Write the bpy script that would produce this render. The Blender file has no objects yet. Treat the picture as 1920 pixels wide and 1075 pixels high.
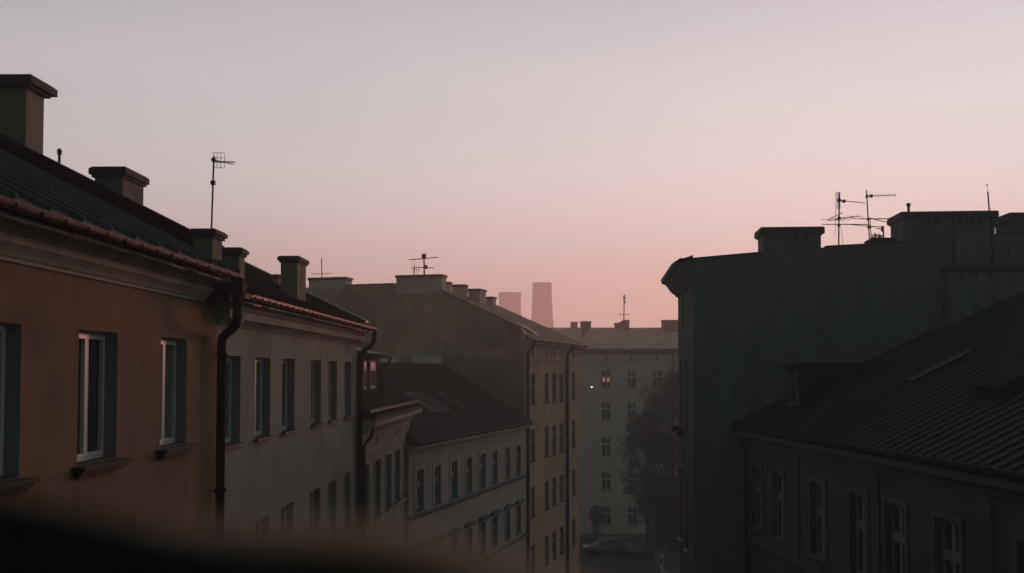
import bpy, bmesh, math, random
from mathutils import Vector
R = math.radians
random.seed(7)
sc = bpy.context.scene
col = sc.collection

# ------------------------------------------------------------------ camera
HC = 16.2                      # eye height above the street
F, CX, HOR, TH = 1950.0, 960.0, 697.0, R(2.2)
PY0 = HOR - F * math.tan(TH)
cam_d = bpy.data.cameras.new("camera")
cam = bpy.data.objects.new("camera", cam_d); col.objects.link(cam)
cam.location = (0, 0, HC)
cam.rotation_euler = (R(90) + TH, 0, 0)
cam_d.sensor_width = 36.0
cam_d.lens = 36.0 * F / 1920.0
cam_d.shift_y = (PY0 - 537.5) / 1920.0
cam_d.clip_start = 0.02
cam_d.clip_end = 9000
cam_d.dof.use_dof = True
cam_d.dof.focus_distance = 26.0
cam_d.dof.aperture_fstop = 2.6
sc.camera = cam

# ------------------------------------------------------------------ world: dusk sky
w = bpy.data.worlds.new("World"); sc.world = w; w.use_nodes = True
nt = w.node_tree; nt.nodes.clear()
def N(t, **k):
    n = nt.nodes.new(t)
    for a, b in k.items(): setattr(n, a, b)
    return n
def math_node(tree, op, a, b=None, clamp=False):
    n = tree.nodes.new('ShaderNodeMath'); n.operation = op; n.use_clamp = clamp
    for i, v in enumerate((a, b)):
        if v is None: continue
        if isinstance(v, (int, float)): n.inputs[i].default_value = v
        else: tree.links.new(v, n.inputs[i])
    return n.outputs[0]
def ramp(tree, fac, stops, interp='LINEAR'):
    n = tree.nodes.new('ShaderNodeValToRGB'); cr = n.color_ramp; cr.interpolation = interp
    while len(cr.elements) < len(stops): cr.elements.new(0.5)
    for e, (p, c) in zip(cr.elements, stops):
        e.position = p; e.color = (c[0], c[1], c[2], 1)
    tree.links.new(fac, n.inputs[0]); return n.outputs[0]
def mix(tree, fac, a, b, mode='MIX'):
    n = tree.nodes.new('ShaderNodeMix'); n.data_type = 'RGBA'; n.blend_type = mode
    for sock, v in ((n.inputs[0], fac), (n.inputs[6], a), (n.inputs[7], b)):
        if isinstance(v, (int, float)): sock.default_value = v
        elif isinstance(v, tuple): sock.default_value = (v[0], v[1], v[2], 1)
        else: tree.links.new(v, sock)
    return n.outputs[2]
def noise_(tree, scale, vec):
    n = tree.nodes.new('ShaderNodeTexNoise'); n.inputs['Scale'].default_value = scale; n.inputs['Detail'].default_value = 4
    tree.links.new(vec, n.inputs['Vector']); return n.outputs['Fac']
tc = N('ShaderNodeTexCoord'); sep = N('ShaderNodeSeparateXYZ'); nt.links.new(tc.outputs['Generated'], sep.inputs[0])
X_, Y_, Z_ = sep.outputs
front = ramp(nt, Z_, [(0.0, (.42, .29, .30)), (.045, (.56, .44, .43)), (.095, (.74, .63, .61)), (.155, (.76, .745, .74)),
                      (.23, (.72, .725, .74)), (.33, (.55, .56, .60)), (.43, (.38, .37, .41)), (.62, (.15, .18, .18)), (1.0, (.062, .102, .09))], 'B_SPLINE')
back = ramp(nt, Z_, [(0.0, (.014, .044, .035)), (.3, (.019, .060, .048)), (1.0, (.062, .102, .09))])
side = math_node(nt, 'MULTIPLY_ADD', X_, 0.36)
side.node.inputs[2].default_value = 1.0
fr = mix(nt, 1.0, front, side, 'MULTIPLY')
fy = math_node(nt, 'MULTIPLY_ADD', Y_, .95); fy.node.inputs[2].default_value = 0.34; fy.node.use_clamp = True
fy = math_node(nt, 'POWER', fy, 1.6)
mp = N('ShaderNodeMapping'); mp.inputs['Scale'].default_value = (1, 1, 7); nt.links.new(tc.outputs['Generated'], mp.inputs[0])
veil = ramp(nt, noise_(nt, 2.2, mp.outputs[0]), [(.3, (.955, .965, .97)), (.7, (1.035, 1.02, 1.02))])
fr = mix(nt, 1.0, fr, veil, 'MULTIPLY')
skycol = mix(nt, fy, back, fr)
# a breath of physical twilight on top of the glow
sky = N('ShaderNodeTexSky'); sky.sky_type = 'NISHITA'; sky.sun_disc = False
SUN_EL, SUN_AZ = R(3.6), R(17)
sky.sun_elevation = SUN_EL; sky.sun_rotation = SUN_AZ
skycol = mix(nt, 0.004, skycol, sky.outputs[0], 'ADD')
bg = N('ShaderNodeBackground'); nt.links.new(skycol, bg.inputs[0]); bg.inputs[1].default_value = 1.08
out = N('ShaderNodeOutputWorld'); nt.links.new(bg.outputs[0], out.inputs[0])

sun_d = bpy.data.lights.new("sun", 'SUN'); sun_d.energy = 2.15; sun_d.angle = R(6); sun_d.color = (1.0, .35, .28)
sun = bpy.data.objects.new("sun", sun_d); col.objects.link(sun)
# sun stands low to the right, beyond the roofs
sdir = Vector((math.sin(SUN_AZ) * math.cos(SUN_EL), math.cos(SUN_AZ) * math.cos(SUN_EL), math.sin(SUN_EL)))
sun.rotation_euler = sdir.to_track_quat('Z', 'Y').to_euler()

sc.view_settings.view_transform = 'Standard'; sc.view_settings.look = 'None'
sc.view_settings.exposure = 0.0; sc.view_settings.gamma = 1.0
sc.cycles.use_denoising = True
sc.cycles.max_bounces = 6; sc.cycles.volume_bounces = 2
sc.cycles.sample_clamp_indirect = 4

# ------------------------------------------------------------------ materials
def material(name):
    m = bpy.data.materials.new(name); m.use_nodes = True
    t = m.node_tree; b = t.nodes['Principled BSDF']
    return m, t, b
def noise(t, scale, detail=6, rough=.6, vec=None, dim=None):
    n = t.nodes.new('ShaderNodeTexNoise'); n.inputs['Scale'].default_value = scale
    n.inputs['Detail'].default_value = detail; n.inputs['Roughness'].default_value = rough
    if vec is not None: t.links.new(vec, n.inputs['Vector'])
    return n.outputs['Fac']
def obj_co(t, sx=1, sy=1, sz=1):
    c = t.nodes.new('ShaderNodeTexCoord'); m = t.nodes.new('ShaderNodeMapping')
    m.inputs['Scale'].default_value = (sx, sy, sz); t.links.new(c.outputs['Object'], m.inputs[0]); return m.outputs[0]
def bump(t, b, h, strength, dist=.02):
    n = t.nodes.new('ShaderNodeBump'); n.inputs['Strength'].default_value = strength; n.inputs['Distance'].default_value = dist
    t.links.new(h, n.inputs['Height']); t.links.new(n.outputs[0], b.inputs['Normal'])
def mul(c, k): return tuple(min(1, v * k) for v in c)
def plaster(name, c, dark=.6, light=1.18, patch=None, streak=.35, grain=.25):
    m, t, b = material(name)
    a = noise(t, .55, 8, .62, obj_co(t))
    base = ramp(t, a, [(.3, mul(c, dark)), (.5, c), (.72, mul(c, light))])
    s = noise(t, 1.0, 5, .6, obj_co(t, 2.4, 2.4, .22))
    sf = ramp(t, s, [(.50, (0, 0, 0)), (.68, (1, 1, 1))])
    base = mix(t, math_node(t, 'MULTIPLY', sf, streak), base, mul(c, .45))
    l_ = noise(t, 1.0, 6, .65, obj_co(t, 1.1, 1.1, .3))
    base = mix(t, math_node(t, 'MULTIPLY', ramp(t, l_, [(.56, (0, 0, 0)), (.66, (1, 1, 1))]), streak * .6), base, mul(c, 1.7))
    if patch:
        p = noise(t, patch[1], 9, .68, obj_co(t))
        pf = ramp(t, p, [(.50, (0, 0, 0)), (.56, (1, 1, 1))])
        base = mix(t, math_node(t, 'MULTIPLY', pf, patch[2]), base, patch[0])
    g = noise(t, 45, 3, .7, obj_co(t))
    base = mix(t, grain, base, ramp(t, g, [(.3, mul(c, .45)), (.7, mul(c, 1.5))]))
    t.links.new(base, b.inputs['Base Color']); b.inputs['Roughness'].default_value = .93
    b.inputs['Specular IOR Level'].default_value = .15
    bump(t, b, noise(t, 9, 9, .7, obj_co(t)), .35, .02)
    return m
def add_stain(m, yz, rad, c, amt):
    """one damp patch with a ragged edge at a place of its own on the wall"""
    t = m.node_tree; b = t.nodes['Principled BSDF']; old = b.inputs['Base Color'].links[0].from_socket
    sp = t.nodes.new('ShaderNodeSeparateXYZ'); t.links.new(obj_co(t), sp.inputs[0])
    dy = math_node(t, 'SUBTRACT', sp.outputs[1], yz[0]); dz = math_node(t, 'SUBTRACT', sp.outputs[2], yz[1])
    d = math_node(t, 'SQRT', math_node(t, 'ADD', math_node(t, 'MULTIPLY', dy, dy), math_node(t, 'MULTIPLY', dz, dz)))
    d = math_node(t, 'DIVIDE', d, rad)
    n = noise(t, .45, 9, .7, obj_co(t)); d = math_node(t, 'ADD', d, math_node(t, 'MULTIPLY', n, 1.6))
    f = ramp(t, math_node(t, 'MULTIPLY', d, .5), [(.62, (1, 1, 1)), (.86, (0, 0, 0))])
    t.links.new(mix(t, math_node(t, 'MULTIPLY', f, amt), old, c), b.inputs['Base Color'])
def metal(name, c, rough=.4, rust=None, metallic=.8, sc_=3.0):
    m, t, b = material(name)
    a = noise(t, sc_, 8, .65, obj_co(t))
    base = ramp(t, a, [(.3, mul(c, .6)), (.7, mul(c, 1.3))])
    if rust: base = mix(t, ramp(t, noise(t, sc_ * 1.7, 7, .7, obj_co(t)), [(.46, (0, 0, 0)), (.6, (1, 1, 1))]), base, rust)
    t.links.new(base, b.inputs['Base Color']); b.inputs['Metallic'].default_value = metallic
    if metallic < .2: b.inputs['Specular IOR Level'].default_value = .15
    r = math_node(t, 'MULTIPLY_ADD', a, .3); r.node.inputs[2].default_value = rough - .12
    t.links.new(r, b.inputs['Roughness']); bump(t, b, a, .25, .02)
    return m
def simple(name, c, rough=.6, metallic=0, spec=.4, var=.25, scale=8):
    m, t, b = material(name)
    a = noise(t, scale, 5, .6, obj_co(t))
    t.links.new(ramp(t, a, [(.3, mul(c, 1 - var)), (.7, mul(c, 1 + var))]), b.inputs['Base Color'])
    b.inputs['Roughness'].default_value = rough; b.inputs['Metallic'].default_value = metallic
    b.inputs['Specular IOR Level'].default_value = spec
    return m
def tiles(name, c, along=4.0, up=3.2):
    m, t, b = material(name)
    br = t.nodes.new('ShaderNodeTexBrick'); t.links.new(obj_co(t, 1, 1, 1), br.inputs[0])
    br.inputs['Scale'].default_value = 3.4; br.inputs['Mortar Size'].default_value = .02
    br.inputs['Color1'].default_value = (*mul(c, .75), 1); br.inputs['Color2'].default_value = (*mul(c, 1.3), 1)
    br.inputs['Mortar'].default_value = (*mul(c, .35), 1)
    a = noise(t, 1.2, 8, .65, obj_co(t))
    base = mix(t, .6, br.outputs[0], ramp(t, a, [(.3, mul(c, .5)), (.7, mul(c, 1.6))]))
    t.links.new(base, b.inputs['Base Color']); b.inputs['Roughness'].default_value = .85
    b.inputs['Specular IOR Level'].default_value = .05
    bump(t, b, br.outputs['Fac'], -.5, .03)
    return m
M = dict(
    orange=plaster('orange_plaster', (.275, .160, .105), .55, 1.25, streak=.4),
    reveal=plaster('reveal_paint_sky_tint', (.24, .265, .255), .9, 1.1, streak=.1, grain=.1),  # grey paint with the cooler sky light mixed into its tone
    grey=plaster('grey_plaster', (.34, .335, .30), .68, 1.15, streak=.42),
    cream=plaster('cream_plaster', (.38, .32, .29), .7, 1.2, streak=.45),
    beige=plaster('beige_plaster', (.40, .355, .33), .7, 1.2, streak=.45),
    salmon=plaster('salmon_plaster', (.50, .34, .26), .7, 1.2, streak=.4),
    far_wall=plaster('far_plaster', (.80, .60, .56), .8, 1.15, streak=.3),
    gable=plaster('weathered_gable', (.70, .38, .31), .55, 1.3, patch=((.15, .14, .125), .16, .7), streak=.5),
    dark_gable=plaster('dark_green_gable', (.15, .195, .175), .55, 1.4, patch=((.075, .105, .092), .55, .5), streak=.9, grain=.4),  # dark grey-green plaster with random streaks and darker patches
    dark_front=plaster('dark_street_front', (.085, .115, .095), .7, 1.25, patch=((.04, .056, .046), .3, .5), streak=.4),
    chim=plaster('chimney_plaster', (.24, .21, .185), .6, 1.25, streak=.5),
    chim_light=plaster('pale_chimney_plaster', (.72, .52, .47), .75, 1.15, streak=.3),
    copper_glow=metal('glow_copper', (.75, .30, .20), .5, None, .35),  # salmon glow of the far gutter put into a brighter copper
    chim_brick=plaster('brick_chimney', (.55, .26, .21), .7, 1.25),
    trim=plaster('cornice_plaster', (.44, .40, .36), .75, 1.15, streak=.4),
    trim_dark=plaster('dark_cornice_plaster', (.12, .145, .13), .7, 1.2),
    white=plaster('white_panel', (.88, .76, .73), .85, 1.1, streak=.2),
    cap=simple('cap_concrete', (.06, .055, .05), .9),
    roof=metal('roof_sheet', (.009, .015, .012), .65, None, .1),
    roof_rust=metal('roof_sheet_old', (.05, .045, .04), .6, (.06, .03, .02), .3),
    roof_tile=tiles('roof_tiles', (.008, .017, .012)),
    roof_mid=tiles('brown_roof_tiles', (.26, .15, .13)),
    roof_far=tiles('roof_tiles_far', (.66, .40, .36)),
    copper=metal('copper_gutter', (.30, .12, .07), .42, (.12, .05, .03), .75, 5),
    seam_dark=metal('dark_seam_sheet', (.022, .030, .026), .6, (.05, .025, .018), .15),
    seam=metal('seam_sheet', (.13, .125, .115), .6, None, .15),
    rusty=metal('rusty_gutter', (.085, .040, .026), .6, (.035, .022, .018), .3, 5),
    sill_dark=simple('dark_stone_sill', (.035, .048, .042), .8),
    pipe=simple('downpipe_paint', (.008, .010, .008), .85, 0, .08),
    zinc=metal('zinc_strip', (.30, .28, .26), .5, (.10, .06, .045), .6, 6),
    pvc=simple('white_frame', (.66, .69, .68), .4, var=.06),
    oldframe=simple('old_window_frame', (.22, .25, .25), .6, var=.2),
    sill=metal('dark_sill', (.06, .05, .045), .45, None, .3),
    glass=None, asphalt=simple('asphalt', (.022, .026, .024), .9, scale=3),
    paving=simple('paving', (.11, .105, .10), .9, scale=4),
    antenna=simple('antenna_metal', (.09, .03, .025), .6, .4, var=.3),
    bark=simple('bark', (.05, .04, .03), .9), tower=plaster('tower_concrete', (.15, .05, .045), .8, 1.15),
    tyre=simple('tyre', (.015, .015, .015), .9),
    bracket=simple('gutter_bracket', (.05, .02, .015), .6),
)
def glass_mat():
    m, t, b = material('dark_glass')
    t.links.new(ramp(t, noise(t, .8, 3, .5, obj_co(t)), [(.35, (.02, .035, .034)), (.7, (.06, .085, .082))]), b.inputs['Base Color'])
    b.inputs['Roughness'].default_value = .12; b.inputs['IOR'].default_value = 1.45
    bump(t, b, noise(t, 2.0, 2, .5, obj_co(t)), .06, .02)
    return m
M['glass'] = glass_mat()
M['curtain'] = simple('curtained_pane', (.13, .15, .145), .15, 0, .5, .5, 5)
def lit_mat(name, c, s, pattern=None):
    m, t, b = material(name)
    b.inputs['Base Color'].default_value = (*c, 1); b.inputs['Emission Color'].default_value = (*c, 1)
    b.inputs['Emission Strength'].default_value = s
    return m
M['lit'] = lit_mat('lit_curtain', (1.0, .55, .25), .22)
M['lamp'] = lit_mat('lamp_glow', (1.0, .93, .82), 1.6)

# ------------------------------------------------------------------ mesh helpers
class MB:
    def __init__(s): s.v = []; s.f = []
    def add(s, vs, fs):
        o = len(s.v); s.v += [tuple(p) for p in vs]; s.f += [tuple(i + o for i in f) for f in fs]; return s
    def box(s, x0, x1, y0, y1, z0, z1):
        vs = [(x, y, z) for z in (z0, z1) for y in (y0, y1) for x in (x0, x1)]
        return s.add(vs, [(0, 2, 3, 1), (4, 5, 7, 6), (0, 1, 5, 4), (2, 6, 7, 3), (0, 4, 6, 2), (1, 3, 7, 5)])
    def prism_x(s, prof, x0, x1):      # closed (y,z) outline swept along x
        n = len(prof)
        vs = [(x0, y, z) for y, z in prof] + [(x1, y, z) for y, z in prof]
        return s.add(vs, [tuple(range(n))[::-1], tuple(range(n, 2 * n))] + [(i, (i + 1) % n, n + (i + 1) % n, n + i) for i in range(n)])
    def prism_y(s, prof, y0, y1):      # closed (x,z) outline swept along y
        n = len(prof)
        vs = [(x, y0, z) for x, z in prof] + [(x, y1, z) for x, z in prof]
        return s.add(vs, [tuple(range(n))[::-1], tuple(range(n, 2 * n))] + [(i, (i + 1) % n, n + (i + 1) % n, n + i) for i in range(n)])
    def tube(s, pts, r, n=8, cap=True):
        pts = [Vector(p) for p in pts]; rs = r if isinstance(r, (list, tuple)) else [r] * len(pts)
        rings = []; a = None
        for i, p in enumerate(pts):
            d = (pts[min(i + 1, len(pts) - 1)] - pts[max(i - 1, 0)]).normalized()
            if a is None:
                a = d.orthogonal().normalized()
            a = (a - d * a.dot(d)).normalized(); b = d.cross(a)
            rings.append([p + (a * math.cos(2 * math.pi * k / n) + b * math.sin(2 * math.pi * k / n)) * rs[i] for k in range(n)])
        vs = [v for rg in rings for v in rg]; fs = []
        for i in range(len(pts) - 1):
            for k in range(n): fs.append((i * n + k, i * n + (k + 1) % n, (i + 1) * n + (k + 1) % n, (i + 1) * n + k))
        if cap: fs += [tuple(range(n))[::-1], tuple(range((len(pts) - 1) * n, len(pts) * n))]
        return s.add(vs, fs)
    def lathe(s, prof, c, n=32):       # (r,z) outline round a vertical axis
        vs = [(c[0] + r * math.cos(2 * math.pi * k / n), c[1] + r * math.sin(2 * math.pi * k / n), z) for r, z in prof for k in range(n)]
        fs = [(i * n + k, i * n + (k + 1) % n, (i + 1) * n + (k + 1) % n, (i + 1) * n + k) for i in range(len(prof) - 1) for k in range(n)]
        return s.add(vs, fs)
    def build(s, name, mat, parent=None, smooth=False, fix=True):
        me = bpy.data.meshes.new(name); me.from_pydata(s.v, [], s.f)
        if fix:
            bm = bmesh.new(); bm.from_mesh(me); bmesh.ops.recalc_face_normals(bm, faces=bm.faces); bm.to_mesh(me); bm.free()
        if smooth: me.polygons.foreach_set('use_smooth', [True] * len(me.polygons))
        me.materials.append(mat)
        o = bpy.data.objects.new(name, me); col.objects.link(o); o.parent = parent
        return o
def tag(o, label=None, cat=None, group=None, kind=None):
    if label: o['label'] = label
    if cat: o['category'] = cat
    if group: o['group'] = group
    if kind: o['kind'] = kind
    return o
def empty(name, loc, rz=0):
    o = bpy.data.objects.new(name, None); col.objects.link(o); o.location = loc; o.rotation_euler = (0, 0, rz); o.empty_display_size = .3
    return o

# ------------------------------------------------------------------ surveying: sight lines of the photograph met with real planes
def ray(px, py):
    xc = (px - CX) / F; yc = (PY0 - py) / F; c, s = math.cos(TH), math.sin(TH)
    return Vector((xc, c - yc * s, s + yc * c))
def W(px, py, Y):
    d = ray(px, py); return Vector((0, 0, HC)) + d * (Y / d.y)
class Frame:
    """local x along the street front, y into the building, z up"""
    def __init__(s, px, Y, vpx, side, name, label, cat='building', z=0):
        p = W(px, HOR, Y); u = ray(vpx, HOR) if vpx is not None else Vector((1, 0, 0)); u.z = 0; u.normalize()
        if side == 'left': ex = u
        elif side == 'right': ex = -u
        else: ex = Vector((1, 0, 0))
        s.ex = ex; s.ey = Vector((-ex.y, ex.x, 0)); s.o = Vector((p.x, p.y, 0))
        s.root = empty(name, s.o, math.atan2(ex.y, ex.x)); tag(s.root, label, cat)
    def hit(s, px, py, y=0.0):
        d = ray(px, py); c = Vector((0, 0, HC))
        t = (y - (c - s.o).dot(s.ey)) / d.dot(s.ey); p = c + d * t
        return (p - s.o).dot(s.ex), p.z
    def hx(s, px, y=0.0, py=HOR): return s.hit(px, py, y)[0]
    def hitx(s, px, py, x=0.0):
        d = ray(px, py); c = Vector((0, 0, HC))
        t = (x - (c - s.o).dot(s.ex)) / d.dot(s.ex); p = c + d * t
        return (p - s.o).dot(s.ey), p.z
    def world(s, x, y, z): return s.o + s.ex * x + s.ey * y + Vector((0, 0, z))
    def x_of(s, px, y, z):            # x where a line along x at (y,z) crosses the column px
        return s.hit(px, HOR, y)[0]

# ------------------------------------------------------------------ building pieces
def front_wall(b, x0, x1, z1, depth, openings, mat, reveal=.16, profile=None, z0=0.0, rmat=None):
    """hollow shell: street front with openings and reveals, ends, back; profile closes the gable tops"""
    m = MB()
    xs = sorted({x0, x1} | {o[0] for o in openings} | {o[1] for o in openings})
    zs = sorted({z0, z1} | {o[2] for o in openings} | {o[3] for o in openings})
    for i in range(len(xs) - 1):
        for k in range(len(zs) - 1):
            cx, cz = (xs[i] + xs[i + 1]) / 2, (zs[k] + zs[k + 1]) / 2
            if any(o[0] < cx < o[1] and o[2] < cz < o[3] for o in openings): continue
            m.add([(xs[i], 0, zs[k]), (xs[i + 1], 0, zs[k]), (xs[i + 1], 0, zs[k + 1]), (xs[i], 0, zs[k + 1])], [(0, 1, 2, 3)])
    n_wall = len(m.f)
    for a, c, d, e in openings:
        r = reveal
        m.add([(a, 0, d), (a, 0, e), (a, r, e), (a, r, d)], [(0, 1, 2, 3)])
        m.add([(c, 0, d), (c, r, d), (c, r, e), (c, 0, e)], [(0, 1, 2, 3)])
        m.add([(a, 0, e), (c, 0, e), (c, r, e), (a, r, e)], [(0, 1, 2, 3)])
        m.add([(a, 0, d), (a, r, d), (c, r, d), (c, 0, d)], [(0, 1, 2, 3)])
    n_rev = len(m.f); prof = profile or [(0, z1), (depth, z1)]
    for x, sgn in ((x0, 1), (x1, -1)):
        ring = [(x, 0, z0)] + [(x, y, z) for y, z in prof] + [(x, depth, z0)]
        m.add(ring, [tuple(range(len(ring)))[::sgn]])
    m.add([(x0, depth, z0), (x0, depth, prof[-1][1]), (x1, depth, prof[-1][1]), (x1, depth, z0)], [(0, 1, 2, 3)])
    o = m.build('wall', mat, b.root, fix=False)
    if rmat:
        o.data.materials.append(rmat)
        for i in range(n_wall, n_rev): o.data.polygons[i].material_index = 1
    return o
_wc = {}
def window(b, x0, x1, z0, z1, kind='double', reveal=.16, frame='pvc', pane='glass', sill=.10, name='window', sill_mat='sill', surround=None, jit=True):
    wd, ht = x1 - x0, z1 - z0
    key = (kind, round(wd, 2), round(ht, 2), reveal, frame, sill, sill_mat, surround)
    if key not in _wc:
        m = MB(); t = .055; d0, d1 = 0, .06
        if kind != 'open':
            m.box(0, t, d0, d1, 0, ht); m.box(wd - t, wd, d0, d1, 0, ht); m.box(t, wd - t, d0, d1, 0, t); m.box(t, wd - t, d0, d1, ht - t, ht)
        def sash(a, c, e, g, y=-.012, q=.045):
            m.box(a, a + q, y, .04, e, g); m.box(c - q, c, y, .04, e, g); m.box(a + q, c - q, y, .04, e, e + q); m.box(a + q, c - q, y, .04, g - q, g)
        if kind == 'double':
            sash(t - .01, wd / 2 - .003, t - .01, ht - t + .01); sash(wd / 2 + .003, wd - t + .01, t - .01, ht - t + .01)
        elif kind == 'cross':
            zt = ht * .64
            m.box(t, wd - t, -.02, d1, zt - .04, zt + .04)
            for a, c in ((t - .01, wd / 2 - .003), (wd / 2 + .003, wd - t + .01)):
                sash(a, c, t - .01, zt - .045); sash(a, c, zt + .045, ht - t + .01)
        elif kind == 'tall':
            zt = ht * .62
            m.box(t, wd - t, -.03, d1, zt - .05, zt + .05)
            for a, c in ((t - .01, wd / 2 - .003), (wd / 2 + .003, wd - t + .01)):
                sash(a, c, t - .01, zt - .055, q=.06)
                sash(a, c, zt + .055, ht - t + .01, q=.06)
        g = MB(); g.box(t + .002, wd - t - .002, .044, .056, t + .002, ht - t - .002)
        s_ = None
        if sill:
            s_ = MB(); e = .08
            s_.prism_x([(-reveal - sill, -.005), (-reveal - sill, -.035), (-reveal - sill + .02, -.035), (-reveal + .0, -.02), (-.004, -.004), (-.004, .012), (-reveal, .008)], -.001, wd + .001)
            s_.box(-e, wd + e, -reveal - sill, -reveal - .002, -.04, -.006)
        u_ = None
        if surround:
            u_ = MB(); q, o_ = surround
            y0, y1 = -reveal - o_, -reveal + .01
            u_.box(-q, -.004, y0, y1, -.0, ht + q); u_.box(wd + .004, wd + q, y0, y1, -.0, ht + q); u_.box(-.004, wd + .004, y0, y1, ht + .004, ht + q)
        _wc[key] = (m, g, s_, u_, {})
    m, g, s_, u_, data = _wc[key]
    def put(nm, mb, mat, par):
        if nm in data:
            o = bpy.data.objects.new(nm, data[nm]); col.objects.link(o); o.parent = par
            return o
        o = mb.build(nm, mat, par); data[nm] = o.data; return o
    wn = put(name, m, M[frame], b.root); wn.location = (x0, reveal, z0)
    gn = put('pane', g, M['glass'], wn)
    if pane == 'glass' and random.random() < (.6 if frame == 'oldframe' else .2): pane = 'curtain'
    if pane != 'glass':
        gn.data = gn.data.copy(); gn.data.materials.clear(); gn.data.materials.append(M[pane])
    if jit: gn.rotation_euler = (R(random.uniform(-.25, .25)), 0, R(random.uniform(-.25, .25)))
    if s_: put('sill', s_, M[sill_mat], wn)
    if u_: put('surround', u_, M['trim_dark'] if sill_mat == 'trim_dark' else M['trim'], wn)
    return wn
def chimney(b, x0, x1, y0, y1, z0, z1, mat='chim', cap=.07, cap_h=.10, vents=None, cap_mat='cap', skew=True, label=None, batter=0):
    m = MB(); k = .012
    m.box(x0, x1, y0, y1, z0, z1)
    for v in (vents or []):            # vent openings: shallow dark boxes let into the face are a sub-part
        pass
    c = m.build('chimney', M[mat], b.root)
    if label: c['label'] = label
    q = MB(); q.box(x0 - cap, x1 + cap, y0 - cap, y1 + cap, z1 - .003, z1 + cap_h)
    q.box(x0 - cap * .5, x1 + cap * .5, y0 - cap * .5, y1 + cap * .5, z1 - .05, z1 - .002)
    q.box(x0 - cap + .03, x1 + cap - .03, y0 - cap + .03, y1 + cap - .03, z1 + cap_h - .003, z1 + cap_h + .025)
    q.build('cap', M[cap_mat], c)
    if vents:
        for v in vents:
            MB().box(*v).build('vent', M['pipe'], c)
    return c
def gutter(b, x0, x1, y, z, mat='copper', r=.075, step=.55, bk=True):
    prof = [(y + r * math.cos(a), z + r * math.sin(a)) for a in [math.pi + i * math.pi / 10 for i in range(11)]]
    prof += [(y + (r - .008) * math.cos(a), z + (r - .008) * math.sin(a)) for a in [2 * math.pi - i * math.pi / 10 for i in range(11)]]
    m = MB(); m.prism_x(prof, x0, x1)
    m.tube([(x0, y - r, z + .004), (x1, y - r, z + .004)], .012, 6)
    g = m.build('gutter', M[mat], b.root)
    if bk:
        n = MB(); x = x0 + .2
        while x < x1 - .05:
            pf = [(y + (r + .012) * math.cos(a), z + (r + .012) * math.sin(a)) for a in [math.pi * .95 + i * math.pi * 1.1 / 10 for i in range(11)]]
            pf += [(y + (r + .001) * math.cos(a), z + (r + .001) * math.sin(a)) for a in [math.pi * 2.05 - i * math.pi * 1.1 / 10 for i in range(11)]]
            n.prism_x(pf, x, x + .03); x += step
        n.build('gutter_bracket', M['bracket'], g)['kind'] = 'stuff'
    return g
def sweep_profile(b, prof, x0, x1, mat, name='cornice', z=0):
    pr = [(-o, z + h) for o, h in prof]
    pr = [(.03, pr[0][1])] + pr + [(.03, pr[-1][1])]
    return MB().prism_x(pr, x0, x1).build(name, M[mat], b.root)
def slope_roof(b, x0, x1, y0, z0, yr, zr, y2, z2, mat='roof', seam_mat=None, th=.06, seam=.55, seam_h=.035, seam_w=.02, name='roof', seams_back=False):
    m = MB()
    m.prism_x([(y0, z0), (yr, zr), (y2, z2), (y2, z2 - th), (yr, zr - th * 1.2), (y0, z0 - th)], x0, x1)
    r = m.build(name, M[mat], b.root)
    if seam:
        s_ = MB(); x = x0 + .02; d = Vector((0, yr - y0, zr - z0)); L = d.length; d /= L; n = Vector((0, -d.z, d.y))
        while x < x1:
            a = Vector((x, y0, z0)) + d * .02; c = Vector((x, yr, zr)) - d * .02
            vs = [a, a + Vector((seam_w, 0, 0)), a + Vector((seam_w, 0, 0)) + n * seam_h, a + n * seam_h]
            vs += [v + (c - a) for v in vs]
            s_.add(vs, [(0, 1, 2, 3), (7, 6, 5, 4), (0, 4, 5, 1), (1, 5, 6, 2), (2, 6, 7, 3), (3, 7, 4, 0)])
            x += seam * random.uniform(.96, 1.04)
        s_.build('standing_seam', M[seam_mat or mat], r)['kind'] = 'stuff'
    return r

# ================================================================== THE SETTING
g = MB(); g.add([(-445, -125, 0), (445, -125, 0), (445, 605, 0), (-445, 605, 0)], [(0, 1, 2, 3)])
tag(g.build('ground', M['asphalt']), kind='structure')

# ================================================================== 1 orange house, near left
b1 = Frame(405, 17.1, 1005, 'left', 'orange_house', 'orange plastered house nearest on the left, with white windows and a dark seamed metal roof')
zt, zb = b1.hit(150, 618)[1], b1.hit(145, 872)[1]
xw1, xw2 = b1.hx(147), b1.hx(220)
wd = xw2 - xw1
cols = [(xw1, xw2), (b1.hx(301), b1.hx(301) + wd * .98), (b1.hx(39) - wd, b1.hx(39))]
sp = cols[0][0] - cols[2][0]
cols += [(cols[2][0] - sp * k, cols[2][1] - sp * k) for k in (1, 2)]
ops = []
for r_ in range(0, 5):
    for a, c in cols:
        ops.append((a, c, zb - 3.1 * r_, zt - 3.1 * r_))
L1 = 17.0
ze = b1.hit(220, 441, -.55)[1]          # gutter rim height
zc = b1.hit(150, 519)[1]                # underside of the cornice
pit1 = .50
dep1 = 9.6
pA = b1.hitx(428, 471, -.3); pB = b1.hitx(60, 285, -.3)
def pz1(y): return pA[1] + (pB[1] - pA[1]) * (y - pA[0]) / (pB[0] - pA[0])
def rz1(y): return ze + .03 + (pz1(4.0) - .30 - ze) * (y + .5) / 4.5
ry = 4.9
front_wall(b1, -L1, 0, ze - .08, dep1, ops, M['orange'], rmat=M['reveal'], profile=[(0, ze - .08), (0.0, rz1(0) - .1), (ry, rz1(ry) - .1), (dep1, ze - .08)])
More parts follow.
